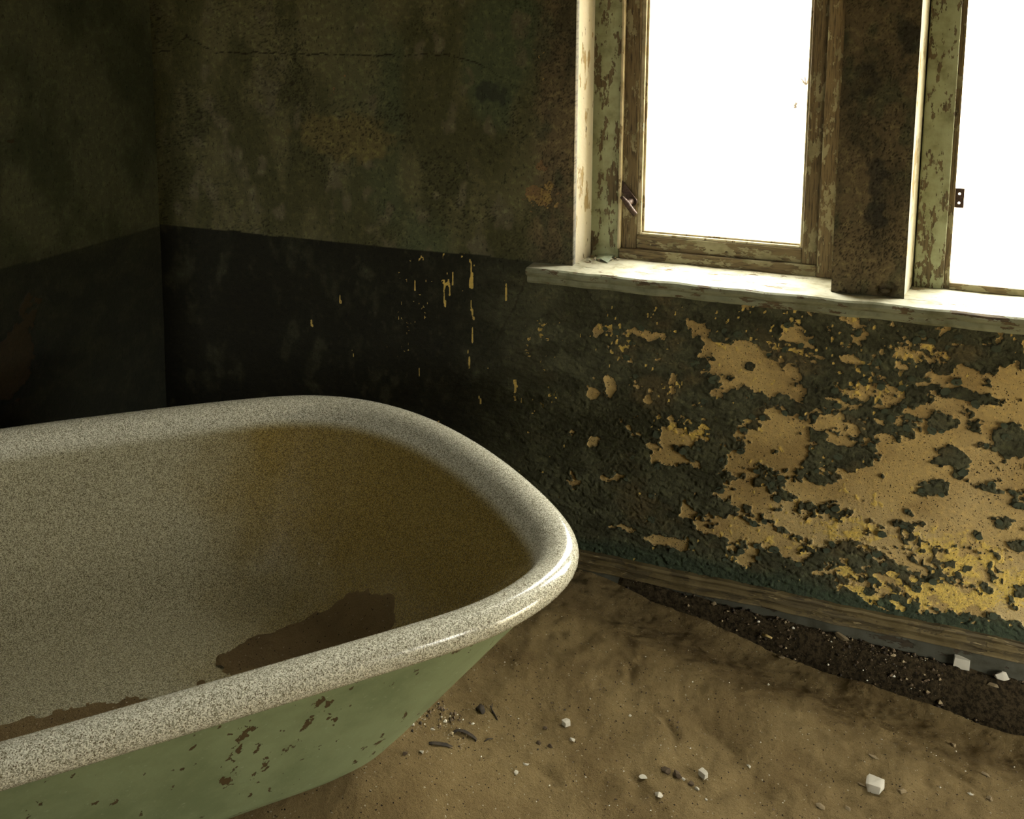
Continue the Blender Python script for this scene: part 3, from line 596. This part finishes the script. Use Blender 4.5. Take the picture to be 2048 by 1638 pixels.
KD = [(1., 0.), (.97, .085), (.94, .17), (.905, .27), (.87, .37), (.835, .47), (.80, .57), (.765, .67), (.73, .77), (.695, .86), (.65, .93), (.59, .97), (.50, .992), (.3, .998), (.0, 1.)]
def shell_pt(k, d, P, dz=0., head=.09):
    su = np.clip(P[:, 0], -.80, -.05); S_ = np.stack([su, np.full(len(P), VC)], 1)
    Q = S_+(P-S_)*k; hw = np.clip((P[:, 0]+.05)/.47, 0, 1); Q[:, 0] -= head*hw*d*min(1, k*1.6)
    W = Q[:, :1]*TU+Q[:, 1:]*TV
    return np.concatenate([W, np.full((len(P), 1), ZR-DEP*d+dz)], 1)
def normals2(P): t = np.roll(P, -1, 0)-np.roll(P, 1, 0); t /= np.hypot(*t.T)[:, None]; return np.stack([t[:, 1], -t[:, 0]], 1)
def ring_mesh(rows, smooth=True, name='m', closed=False):
    n = len(rows[0]); co = np.concatenate(rows); q = []
    R_ = len(rows)
    for r in range(R_ if closed else R_-1):
        a = r*n+np.arange(n); b = ((r+1) % R_)*n+np.arange(n)
        q.append(np.stack([a, np.roll(a, -1), np.roll(b, -1), b], 1))
    return mesh_np(name, co, np.concatenate(q), smooth)
NO = normals2(RC)
cen = np.array([-.4, VC])
if ((RC-cen)*NO).sum(1).mean() < 0: NO = -NO
def kdf(m):
    k = np.array(KD); t = np.linspace(0, 1, len(k)); tt = np.linspace(0, 1, m)
    return [(float(np.interp(x, t, k[:, 0])), float(np.interp(x, t, k[:, 1]))) for x in tt]
TUB = tag(empty('bathtub', tuple(np.r_[TU*-.4+TV*VC, TUBZ])), 'old roll-top bathtub, speckled grey enamel inside and sage green outside', 'bathtub')
def tpart(name, me, mat, parent=None):
    o = link(name, me, [mat], parent or TUB)
    if parent is None: o.matrix_parent_inverse = Matrix.Translation(-TUB.location)
    return o
inP = RC-NO*.034
FLR = [(.0, .0195), (.008, .0190), (.016, .0170), (.024, .0130), (.031, .008), (.037, .0), (.043, -.010), (.0498, -.022)]
inP = RC-NO*.0498
rows = [shell_pt(k, d, inP, -.022) for k, d in kdf(60)]
me = ring_mesh(rows, name='basin'); BASIN = tpart('basin', me, M_enamel); BASIN['label'] = 'speckled enamel inside of the tub, shade coloured in below the rim'
inner_rows = rows
outP = RC+NO*.004; rows = [shell_pt(k, d, outP, -.010-.024*d, .085) for k, d in kdf(60)]
me = ring_mesh(rows[::-1], name='outer_shell'); o = tpart('outer_shell', me, M_shell); o['label'] = 'sage green painted outside with brown chips'
# rolled rim: the roll, then the lip that turns down into the basin
prof_r = [(.0205*math.cos(a), .0195*math.sin(a)) for a in np.linspace(-2.2, math.pi/2, 18)]+[(-a, b) for a, b in FLR[1:]]
rows = []
for off, z in prof_r[::-1]:
    Q = RC+NO*off; W = Q[:, :1]*TU+Q[:, 1:]*TV; rows.append(np.concatenate([W, np.full((NR, 1), ZR+z)], 1))
me = ring_mesh(rows, name='rolled_rim'); o = tpart('rolled_rim', me, M_rim); o['label'] = 'thick rolled rim with a bright highlight'

# ------------------------------------------------------------------ dried silt lying in the tub
def silt(name, poly_px, zlev, label, thr, seed, mat, holes=0.):
    P = np.array([on_z(px, py, zlev)[:2] for px, py in poly_px])
    rws = [shell_pt(k, d, resample(inP, 900), -.0218) for k, d in kdf(150)]; A_ = np.stack(rws)          # rows x 900 x 3
    x, y = A_[..., 0], A_[..., 1]; x = x+.010*fbm(x*40, y*40, 3, seed); y = y+.010*fbm(x*40+9, y*40, 3, seed+1)
    ins = np.zeros(x.shape, bool); n = len(P); dist = np.full(x.shape, 9.)
    for i in range(n):
        (ax, ay), (bx, by) = P[i], P[(i+1) % n]
        c = ((ay > y) != (by > y)) & (x < (bx-ax)*(y-ay)/(by-ay+1e-12)+ax); ins ^= c
        t_ = np.clip(((x-ax)*(bx-ax)+(y-ay)*(by-ay))/((bx-ax)**2+(by-ay)**2), 0, 1); dist = np.minimum(dist, np.hypot(x-ax-t_*(bx-ax), y-ay-t_*(by-ay)))
    f = np.where(ins, dist, -dist)+holes*fbm(x*45, y*45, 3, seed+5)
    th = .0045*ss(0, .012, f)+.0012*fbm(x*30, y*30, 3, seed+9)*ss(0, .01, f)-.0008
    A_ = A_.copy(); A_[..., 2] += th
    R_, n_ = x.shape; keep = (f > thr)
    i, j = np.meshgrid(np.arange(R_-1), np.arange(n_), indexing='ij'); j2 = (j+1) % n_
    kf = keep[i, j] & keep[i+1, j] & keep[i, j2] & keep[i+1, j2]
    q = np.stack([i*n_+j, i*n_+j2, (i+1)*n_+j2, (i+1)*n_+j], -1)[kf]
    used = np.unique(q); mp = np.zeros(R_*n_, int); mp[used] = np.arange(len(used))
    me = mesh_np(name, A_.reshape(-1, 3)[used], mp[q], True)
    o = link(name, me, [mat]); tag(o, label, 'dried silt', kind='stuff'); return o
tS = mat_sand('dried_silt', (.26, .185, .085), (.19, .132, .06)).m
silt('silt_pool', [(430,1318),(434,1292),(462,1283),(470,1272),(520,1252),(580,1240),(640,1236),(695,1241),(735,1256),(790,1285),(800,1330),(700,1375),(560,1400),(470,1372),(440,1365),(458,1335)], .306, 'dark brown patch of dried silt in the tub bottom', -.001, 301, tS)
silt('silt_streak', [(-60,1424),(20,1420),(100,1394),(190,1374),(260,1366),(330,1362),(300,1394),(180,1432),(60,1478),(-60,1520)], .315, 'thin broken streak of brown silt at the near side of the tub', 0., 321, tS, .016)
silt('silt_crumb', [(390,1340),(402,1330),(418,1345),(422,1358),(404,1352),(394,1362)], .31, 'small brown silt crumb beside the dark silt patch', 0., 341, tS)

# ------------------------------------------------------------------ stones, chips, twigs
BLOCKS = (1, 9, 12, 32)
def rock_mesh(name, seed, flat=.7, n=13):
    r = random.Random(seed); bm = bmesh.new()
    for i in range(0 if seed in BLOCKS else n):
        v = Vector((r.gauss(0, 1), r.gauss(0, 1), r.gauss(0, 1))).normalized()*r.uniform(.8, 1.05); v.z *= flat; v.x *= r.uniform(.9, 1.15); bm.verts.new(v*.5)
    if seed in BLOCKS:
        for x in (-1, 1):
            for y in (-1, 1):
                for z in (-1, 1):
                    for q in (0, 1): bm.verts.new((x*.50*r.uniform(.45, 1), y*.46*r.uniform(.45, 1), z*.44*flat*r.uniform(.55, 1)))
    h = bmesh.ops.convex_hull(bm, input=bm.verts); bmesh.ops.delete(bm, geom=[g for g in h['geom_interior'] if isinstance(g, bmesh.types.BMVert)], context='VERTS')
    bmesh.ops.recalc_face_normals(bm, faces=bm.faces)
    me = bpy.data.meshes.new(name); bm.to_mesh(me); bm.free(); return me
def rock(name, px, py, wpx, mat, label, cat, seed, flat=.7, asp=1.0, rz=0., p=None, group=None, sink=.3):
    q = on_sand(px, py) if p is None else p
    s = wpx*np.linalg.norm(q-CAM)/FPX
    me = rock_mesh(name, seed, flat); me.materials.append(mat); o = bpy.data.objects.new(name, me); col.objects.link(o)
    zs_ = [v.co.z for v in me.vertices]; o.scale = (s, s*asp, s); o.rotation_euler = (0, 0, rz)
    o.location = (q[0], q[1], q[2]-min(zs_)*s*(1-sink)); return tag(o, label, cat, group)
STONES = [
 ('plaster_chunk',1749,1578,29,M_white,'largest pale plaster chunk on the sand at the lower right','plaster chunk',1,.75,.9),
 ('plaster_chip',1723,1569,18,M_tan,'tan sliver lying against the largest pale plaster chunk','plaster chip',2,.18,.4),
 ('plaster_chip',1804,1583,16,M_tan,'flat tan chip just right of the largest plaster chunk','plaster chip',3,.45,.8),
 ('plaster_chip',1319,1596,19,M_white,'white topped chip in front of the two brown pebbles','plaster chip',4,.7,.9),
 ('pebble',1332,1545,17,M_stone,'rounder brown pebble, left one of the touching pair','pebble',5,.8,.9),
 ('pebble',1356,1553,21,M_stone,'bigger brown pebble, right one of the touching pair','pebble',6,.7,.8),
 ('plaster_chip',1367,1559,10,M_white,'white sliver tucked against the bigger brown pebble','plaster chip',7,.3,.6),
 ('plaster_chip',1286,1555,17,M_white,'white triangular chip left of the brown pebbles','plaster chip',8,.4,.8),
 ('plaster_chip',1406,1552,16,M_white,'white capped angular chip right of the brown pebbles','plaster chip',9,.8,.9),
 ('pebble',1382,1569,12,M_stone,'small brown pebble below the white capped chip','pebble',10,.6,.9),
 ('plaster_chip',1393,1581,12,M_white,'small white chip below the small brown pebble','plaster chip',11,.5,.9),
 ('plaster_chip',1132,1450,15,M_white,'white angular chip on open sand, nearest to the two twigs','plaster chip',12,.9,.9),
 ('plaster_chip',1145,1483,11,M_white,'white chip with a dark side below the angular white chip','plaster chip',13,.9,.9),
 ('pebble',1090,1458,9,M_stone,'tiny dark pebble left of the angular white chip','pebble',14,.8,.9),
 ('pebble',1077,1487,10,M_stone,'tiny square dark pebble between twigs and white chips','pebble',15,.8,.9),
 ('pebble',1101,1494,13,M_stone,'low dark clod beside the tiny square pebble','pebble',16,.5,.6),
 ('plaster_chip',1052,1528,11,M_white,'upper of two white chips below the tub corner','plaster chip',17,.4,.8),
 ('plaster_chip',1033,1547,10,M_white,'lower, rounder of two white chips below the tub corner','plaster chip',18,.7,.9),
 ('plaster_chip',865,1460,13,M_white,'flat white flake close by the bottom corner of the tub','plaster chip',19,.3,.5),
 ('plaster_chip',843,1507,10,M_white,'white chip in the shade beneath the tub corner','plaster chip',20,.9,.8),
 ('pebble',810,1509,11,M_stone,'dark pebble in the shade beneath the tub corner','pebble',21,.7,.9),
 ('plaster_chip',1498,1534,10,M_white,'lone white oval chip on bare sand in the middle right','plaster chip',22,.4,.6),
 ('plaster_chip',1260,1432,7,M_white,'small white speck of plaster on the darker sand','plaster chip',23,.6,.8),
 ('plaster_chip',1641,1614,17,M_tan,'flat tan chip at the lower edge of the picture','plaster chip',24,.3,.7),
 ('plaster_chip',1696,1619,14,M_tan,'thin tan chip at the bottom below the largest chunk','plaster chip',25,.3,.7),
 ('plaster_chip',1970,1550,15,M_tan,'tan flake far right on the rough sand','plaster chip',26,.35,.6),
 ('plaster_chip',1940,1588,11,M_white,'pale flat chip at the far right bottom','plaster chip',27,.3,.6),
 ('plaster_chip',1980,1599,12,M_tan,'brownish angular chip nearest the lower right corner','plaster chip',28,.7,.9),
 ('plaster_chip',1748,1515,20,M_tan,'thin tan flake on the sand above the largest chunk','plaster chip',29,.15,.4),
 ('plaster_chip',1905,1491,11,M_tan,'tan crumb on the shaded sand near the gully','plaster chip',30,.6,1.),
 ('plaster_chip',1882,1412,17,M_white,'white flake on the very edge of the sand bank','plaster chip',31,.35,.6),
 ('plaster_chip',1922,1334,25,M_white,'large white chip standing in the gully against the skirting','plaster chip',32,1.0,.6),
 ('plaster_chip',2005,1357,24,M_white,'large white chip in the gully at the right edge','plaster chip',33,.7,.7),
 ('plaster_chip',1684,1279,30,M_tan,'long tan flake in the gully below the skirting','plaster chip',34,.45,.45),
 ('plaster_chip',1427,1210,11,M_tan,'pale chip in the gully close by the tub','plaster chip',35,.9,.8),
 ('plaster_chip',1412,1600,6,M_white,'tiny white chip right of the white topped chip','plaster chip',36,.5,.8),
 ('plaster_chip',1536,1370,7,M_white,'tiny white grain on the dark sand by the gully edge','plaster chip',37,.5,.8),
 ('plaster_chip',1576,1300,9,M_tan,'small tan crumb in the gully, middle of the wall','plaster chip',38,.6,.8),
 ('plaster_chip',1563,1316,13,M_tan,'flat tan crumb on the sand at the gully edge','plaster chip',39,.4,.7),
 ('plaster_chip',1970,1345,18,M_tan,'tan crumb between the two large white gully chips','plaster chip',40,.35,.5),
 ('plaster_chip',1985,1372,20,M_tan,'flat tan flake below the right large gully chip','plaster chip',41,.3,.6),
 ('plaster_chip',1628,1298,11,M_tan,'small dull crumb left of the long tan gully flake','plaster chip',42,.6,.8)]
rr = random.Random(7)
for (nm, px, py, wd, mt, lb, ct, sd, fl, asp) in STONES: rock(nm, px, py, wd, mt, lb, ct, sd, fl, asp, rr.uniform(-.6, .6))
def stick(name, pts, rad, mat, label, cat):
    P = [on_sand(px, py)+np.array([0, 0, h]) for px, py, h in pts]; bm = bmesh.new(); tube(bm, [tuple(q) for q in P], rad, 7); return tag(from_bm(name, bm, mat, None, True), label, cat)
stick('twig', [(981,1416,.004), (984,1424,.003), (990,1432,.002), (995,1441,.001)], [.0010, .0013, .0013, .0008], M_dark, 'longer dark twig standing out of the sand near the tub', 'twig')
stick('twig', [(985,1412,.004), (983,1420,.003), (985,1428,.001)], [.0007, .0010, .0008], M_dark, 'shorter dark twig crossing the longer twig', 'twig')
stick('twig', [(968,1484,.001), (976,1480,.002), (986,1478,.001)], [.0007, .0012, .0006], M_dark, 'tiny curved dark twig right of the curled bark strip', 'twig')
stick('wood_sliver', [(1524,1272,.003), (1534,1275,.004), (1544,1279,.003)], [.0022, .0028, .0020], M_yel, 'ochre sliver of wood on the gully edge', 'wood sliver')
stick('wood_sliver', [(1955,1318,.006), (1975,1332,.004), (1990,1346,.002)], [.0012, .0016, .0012], M_yel, 'thin dry stalk slanting between the large gully chips', 'wood sliver')
def strip(name, pts, wd, mat, label, cat):
    P = [Vector(on_sand(px, py)+np.array([0, 0, h])) for px, py, h in pts]; bm = bmesh.new(); L_ = []
    for i, p in enumerate(P):
        t_ = (P[min(i+1, len(P)-1)]-P[max(i-1, 0)]).normalized(); s_ = t_.cross(Vector((0, 0, 1))).normalized()*wd*(.45+.55*math.sin(math.pi*(i+.5)/len(P)))
        L_.append([bm.verts.new(p+s_*a+Vector((0, 0, b))) for a, b in ((-1, .0015), (0, -.0006), (1, .002), (1, .001), (0, -.0016), (-1, .0005))])
    for A, B in zip(L_, L_[1:]):
        for k in range(6): bm.faces.new((A[k], A[(k+1) % 6], B[(k+1) % 6], B[k]))
    bm.faces.new(L_[0]); bm.faces.new(L_[-1][::-1]); bmesh.ops.recalc_face_normals(bm, faces=bm.faces)
    return tag(from_bm(name, bm, mat, None, True), label, cat)
strip('bark_strip', [(906,1469,.002), (914,1465,.003), (924,1467,.004), (934,1471,.004), (944,1476,.003), (953,1481,.001)], .0035, M_dark, 'curled dark bark strip on the sand below the twigs', 'bark')
strip('bark_strip', [(858,1489,.001), (868,1491,.003), (880,1491,.002), (893,1492,.001), (905,1496,.0)], .004, M_dark, 'flat black shard tapering to the right by the tub corner', 'bark')
strip('dry_leaf', [(953,1422,.001), (959,1420,.006), (963,1424,.007), (967,1428,.001)], .006, M_dark, 'crumpled black leaf beside the two twigs', 'leaf')

# fine grit: nobody could count it
def grit(name, spots, seed, mats, label, prob=(.16, .34, .34, .16), gully=False):
    r = np.random.RandomState(seed); V_, Q_ = [], []
    base = np.array([(1, 0, 0), (-1, 0, 0), (0, 1, 0), (0, -1, 0), (0, 0, 1), (0, 0, -1)])*.5
    F = [(0, 2, 4), (2, 1, 4), (1, 3, 4), (3, 0, 4), (2, 0, 5), (1, 2, 5), (3, 1, 5), (0, 3, 5)]
    pts = []
    for (x0, x1, y0, y1, n, smin, smax) in spots:
        x = r.uniform(x0, x1, n); y = r.uniform(y0, y1, n); s = smin+(smax-smin)*r.rand(n)**4
        k = vn(x*22, y*22, seed) > .38; pts.append(np.stack([x, y, s], 1)[k])
    pts = np.concatenate(pts); z = sand_z(pts[:, 0], pts[:, 1])
    keep = (z < .22) & ((pts[:, 1] > np.interp(pts[:, 0], LX, LY)+.006) == gully); pts, z = pts[keep], z[keep]; n = len(pts)
    A_ = base[None]*(.6+.7*r.rand(n, 6, 1))*pts[:, 2][:, None, None]*np.stack([np.ones(n), .6+.5*r.rand(n), .5+.4*r.rand(n)], 1)[:, None]
    an = r.rand(n)*6.3; ca, sa = np.cos(an)[:, None], np.sin(an)[:, None]
    X_, Y_ = A_[..., 0]*ca-A_[..., 1]*sa, A_[..., 0]*sa+A_[..., 1]*ca
    co = np.stack([X_+pts[:, :1], Y_+pts[:, 1:2], A_[..., 2]+z[:, None]+pts[:, 2:3]*.2], -1).reshape(-1, 3)
    fc = (np.array(F)[None]+np.arange(n)[:, None, None]*6).reshape(-1, 3)
    me = bpy.data.meshes.new(name); me.from_pydata(co.tolist(), [], fc.tolist())
    for m_ in mats: me.materials.append(m_)
    mi = r.choice(len(mats), n, p=list(prob)); me.polygons.foreach_set('material_index', np.repeat(mi, 8).astype(np.int32)); me.update()
    return tag(link(name, me), label, 'grit', kind='stuff')
cx, cy = on_sand(880, 1450)[:2]
grit('grit', [(1.0, 2.2, -.75, -.1, 1900, .0010, .0042), (cx-.05, cx+.05, cy-.05, cy+.06, 420, .0012, .009), (1.1, 1.5, -.75, -.45, 500, .001, .005)], 12, [M_white, M_tan, M_stone, M_dark], 'fine grit and plaster crumbs strewn over the sand')

grit('rubble', [(1.25, 2.15, -.16, -.02, 4200, .0018, .012)], 19, [M_white, M_tan, M_stone, M_dark], 'brown rubble crumbs banked in the gully under the skirting', (.03, .22, .5, .25), True)

# ------------------------------------------------------------------ crumbs and a folded scrap on the window sill
for k, (px, py, wd, mt, lb) in enumerate([(1176,521,11,M_white,'pale crumb at the left end of the sill rubble'),(1184,515,9,M_tan,'tan crumb at the foot of the bright reveal'),(1190,520,10,M_white,'white crumb left of the folded paint scrap'),(1192,512,8,M_stone,'brown crumb in the corner behind the paint scrap'),
        (1198,521,8,M_tan,'tan crumb touching the left side of the paint scrap'),(1222,521,9,M_white,'white crumb right of the folded paint scrap'),(1230,518,8,M_tan,'tan crumb between paint scrap and window rail'),(1236,520,10,M_white,'pale crumb at the right end of the sill rubble'),(1180,524,7,M_stone,'small brown crumb at the front of the sill rubble'),(1226,514,7,M_stone,'small brown crumb against the window frame')]):
    rock('plaster_crumb', px, py, wd, mt, lb, 'plaster crumb', 60+k, .7, .8, k*.7, on_z(px, py, ZS+.001), 'crumbs on the window sill', .1)
bm = bmesh.new(); z = ZS+.0015
A0, A1, A2, A3 = [on_z(*q, z) for q in ((1192,519), (1215,526), (1228,515), (1200,509))]
A2 = A2+np.array([0, 0, .006]); A3 = A3+np.array([0, 0, .005]); mid0, mid1 = (A0+A1)/2+np.array([0, 0, .004]), (A2+A3)/2+np.array([0, 0, .003])
for dz in (0, .0012):
    pass
top = [bm.verts.new(tuple(q+np.array([0, 0, .0012]))) for q in (A0, mid0, A1, A2, mid1, A3)]; bot = [bm.verts.new(tuple(q)) for q in (A0, mid0, A1, A2, mid1, A3)]
for L_ in (top, bot): bm.faces.new((L_[0], L_[1], L_[4], L_[5])); bm.faces.new((L_[1], L_[2], L_[3], L_[4]))
for i in range(6): j = (i+1) % 6; bm.faces.new((top[i], bot[i], bot[j], top[j]))
bmesh.ops.recalc_face_normals(bm, faces=bm.faces)
tag(from_bm('paint_scrap', bm, mat_simple('sage_paint_scrap', (.38, .44, .33), (.30, .36, .26), 120)), 'folded pale green paint scrap in the sill corner', 'paint scrap')

# ------------------------------------------------------------------ loose curled paint flakes on the wall
def flake_mesh(seed):
    r = random.Random(seed); bm = bmesh.new(); n = 7; L_ = []
    rad = [r.uniform(.7, 1.1) for _ in range(n)]
    def lift(x, z): return -.0008-.22*max(0, z+.1)**2-.10*x*x*r0_
    r0_ = r.uniform(.3, 1.)
    rim_ = []
    for i in range(n): a = 2*math.pi*i/n; x, z = rad[i]*.5*math.cos(a)*1.25, rad[i]*.5*math.sin(a); rim_.append((x, z))
    for off in (0., .05):
        c = bm.verts.new((0, lift(0, 0)+off, 0)); vs = [bm.verts.new((x, lift(x, z)+off, z)) for x, z in rim_]; L_.append((c, vs))
    for (c, vs), s_ in zip(L_, (1, -1)):
        for i in range(n): f = (c, vs[i], vs[(i+1) % n]); bm.faces.new(f if s_ > 0 else f[::-1])
    for i in range(n): j = (i+1) % n; bm.faces.new((L_[0][1][i], L_[1][1][i], L_[1][1][j], L_[0][1][j]))
    bmesh.ops.recalc_face_normals(bm, faces=bm.faces); me = bpy.data.meshes.new('paint_flake'); bm.to_mesh(me); bm.free(); return me
FMS = []
for s_ in range(6):
    a = flake_mesh(s_); a.materials.append(M_green); FMS.append(a)
r = np.random.RandomState(5); xs_ = r.uniform(1.2, 2.2, 9000); zs_ = r.uniform(.17, .74, 9000)
pf, _, _, _, hf = wall_fields(xs_, zs_); sel = np.where((pf > .03) & (pf < .22))[0]; taken = []
for k in sel:
    if len(taken) >= 130: break
    x, z = xs_[k], zs_[k]
    if any((x-a)**2+(z-b)**2 < .017**2 for a, b in taken): continue
    taken.append((x, z)); o = bpy.data.objects.new('paint_flake', FMS[k % 6]); col.objects.link(o); o.parent = WB
    s_ = r.uniform(.010, .019); o.scale = (s_, s_, s_); o.location = (x, -hf[k]-.0002, z); o.rotation_euler = (0, r.uniform(-.7, .7)+(math.pi if r.rand() < .25 else 0), 0)

lump = rock_mesh('plaster_lump', 91, .7, 16); lump.materials.append(mat_simple('grey_brown_plaster_lump', (.19, .155, .09), (.11, .085, .045), 120)); o = bpy.data.objects.new('plaster_lump', lump); col.objects.link(o)
bx, bz = wpt(1770, 583); o.location = (bx, .006, bz); o.scale = (.020, .018, .017); o.parent = WB; o['label'] = 'loose plaster lump in the broken foot of the pier'

# ------------------------------------------------------------------ scrub on the dune outside
def shrub(px, py, dist, size, seed, label):
    d = ray(px, py); g = CAM+d*(-.35-CAM[2])/d[2] if d[2] < -.003 else CAM+d*dist
    root = tag(empty('dry_shrub', (g[0], g[1], -.35)), label, 'shrub', 'scrub outside the window'); r = random.Random(seed); k = np.linalg.norm(g-CAM)*size/FPX
    m = M_yel
    for i in range(16):
        a = r.uniform(0, 6.28); e = r.uniform(.3, 1.3); L_ = k*r.uniform(.4, 1.)
        bm = bmesh.new(); p1 = Vector((math.cos(a)*math.cos(e), math.sin(a)*math.cos(e), math.sin(e)))*L_
        tube(bm, [(0, 0, -.02*k), tuple(p1*.5+Vector((0, 0, .08*L_))), tuple(p1)], [.03*k, .02*k, .006*k], 5); from_bm('branch', bm, M_dark, root)
shrub(1590, 216, 30, 26, 1, 'lower of two sunbleached scrub tufts seen through the glass')
shrub(1612, 170, 40, 34, 2, 'upper of two sunbleached scrub tufts seen through the glass')
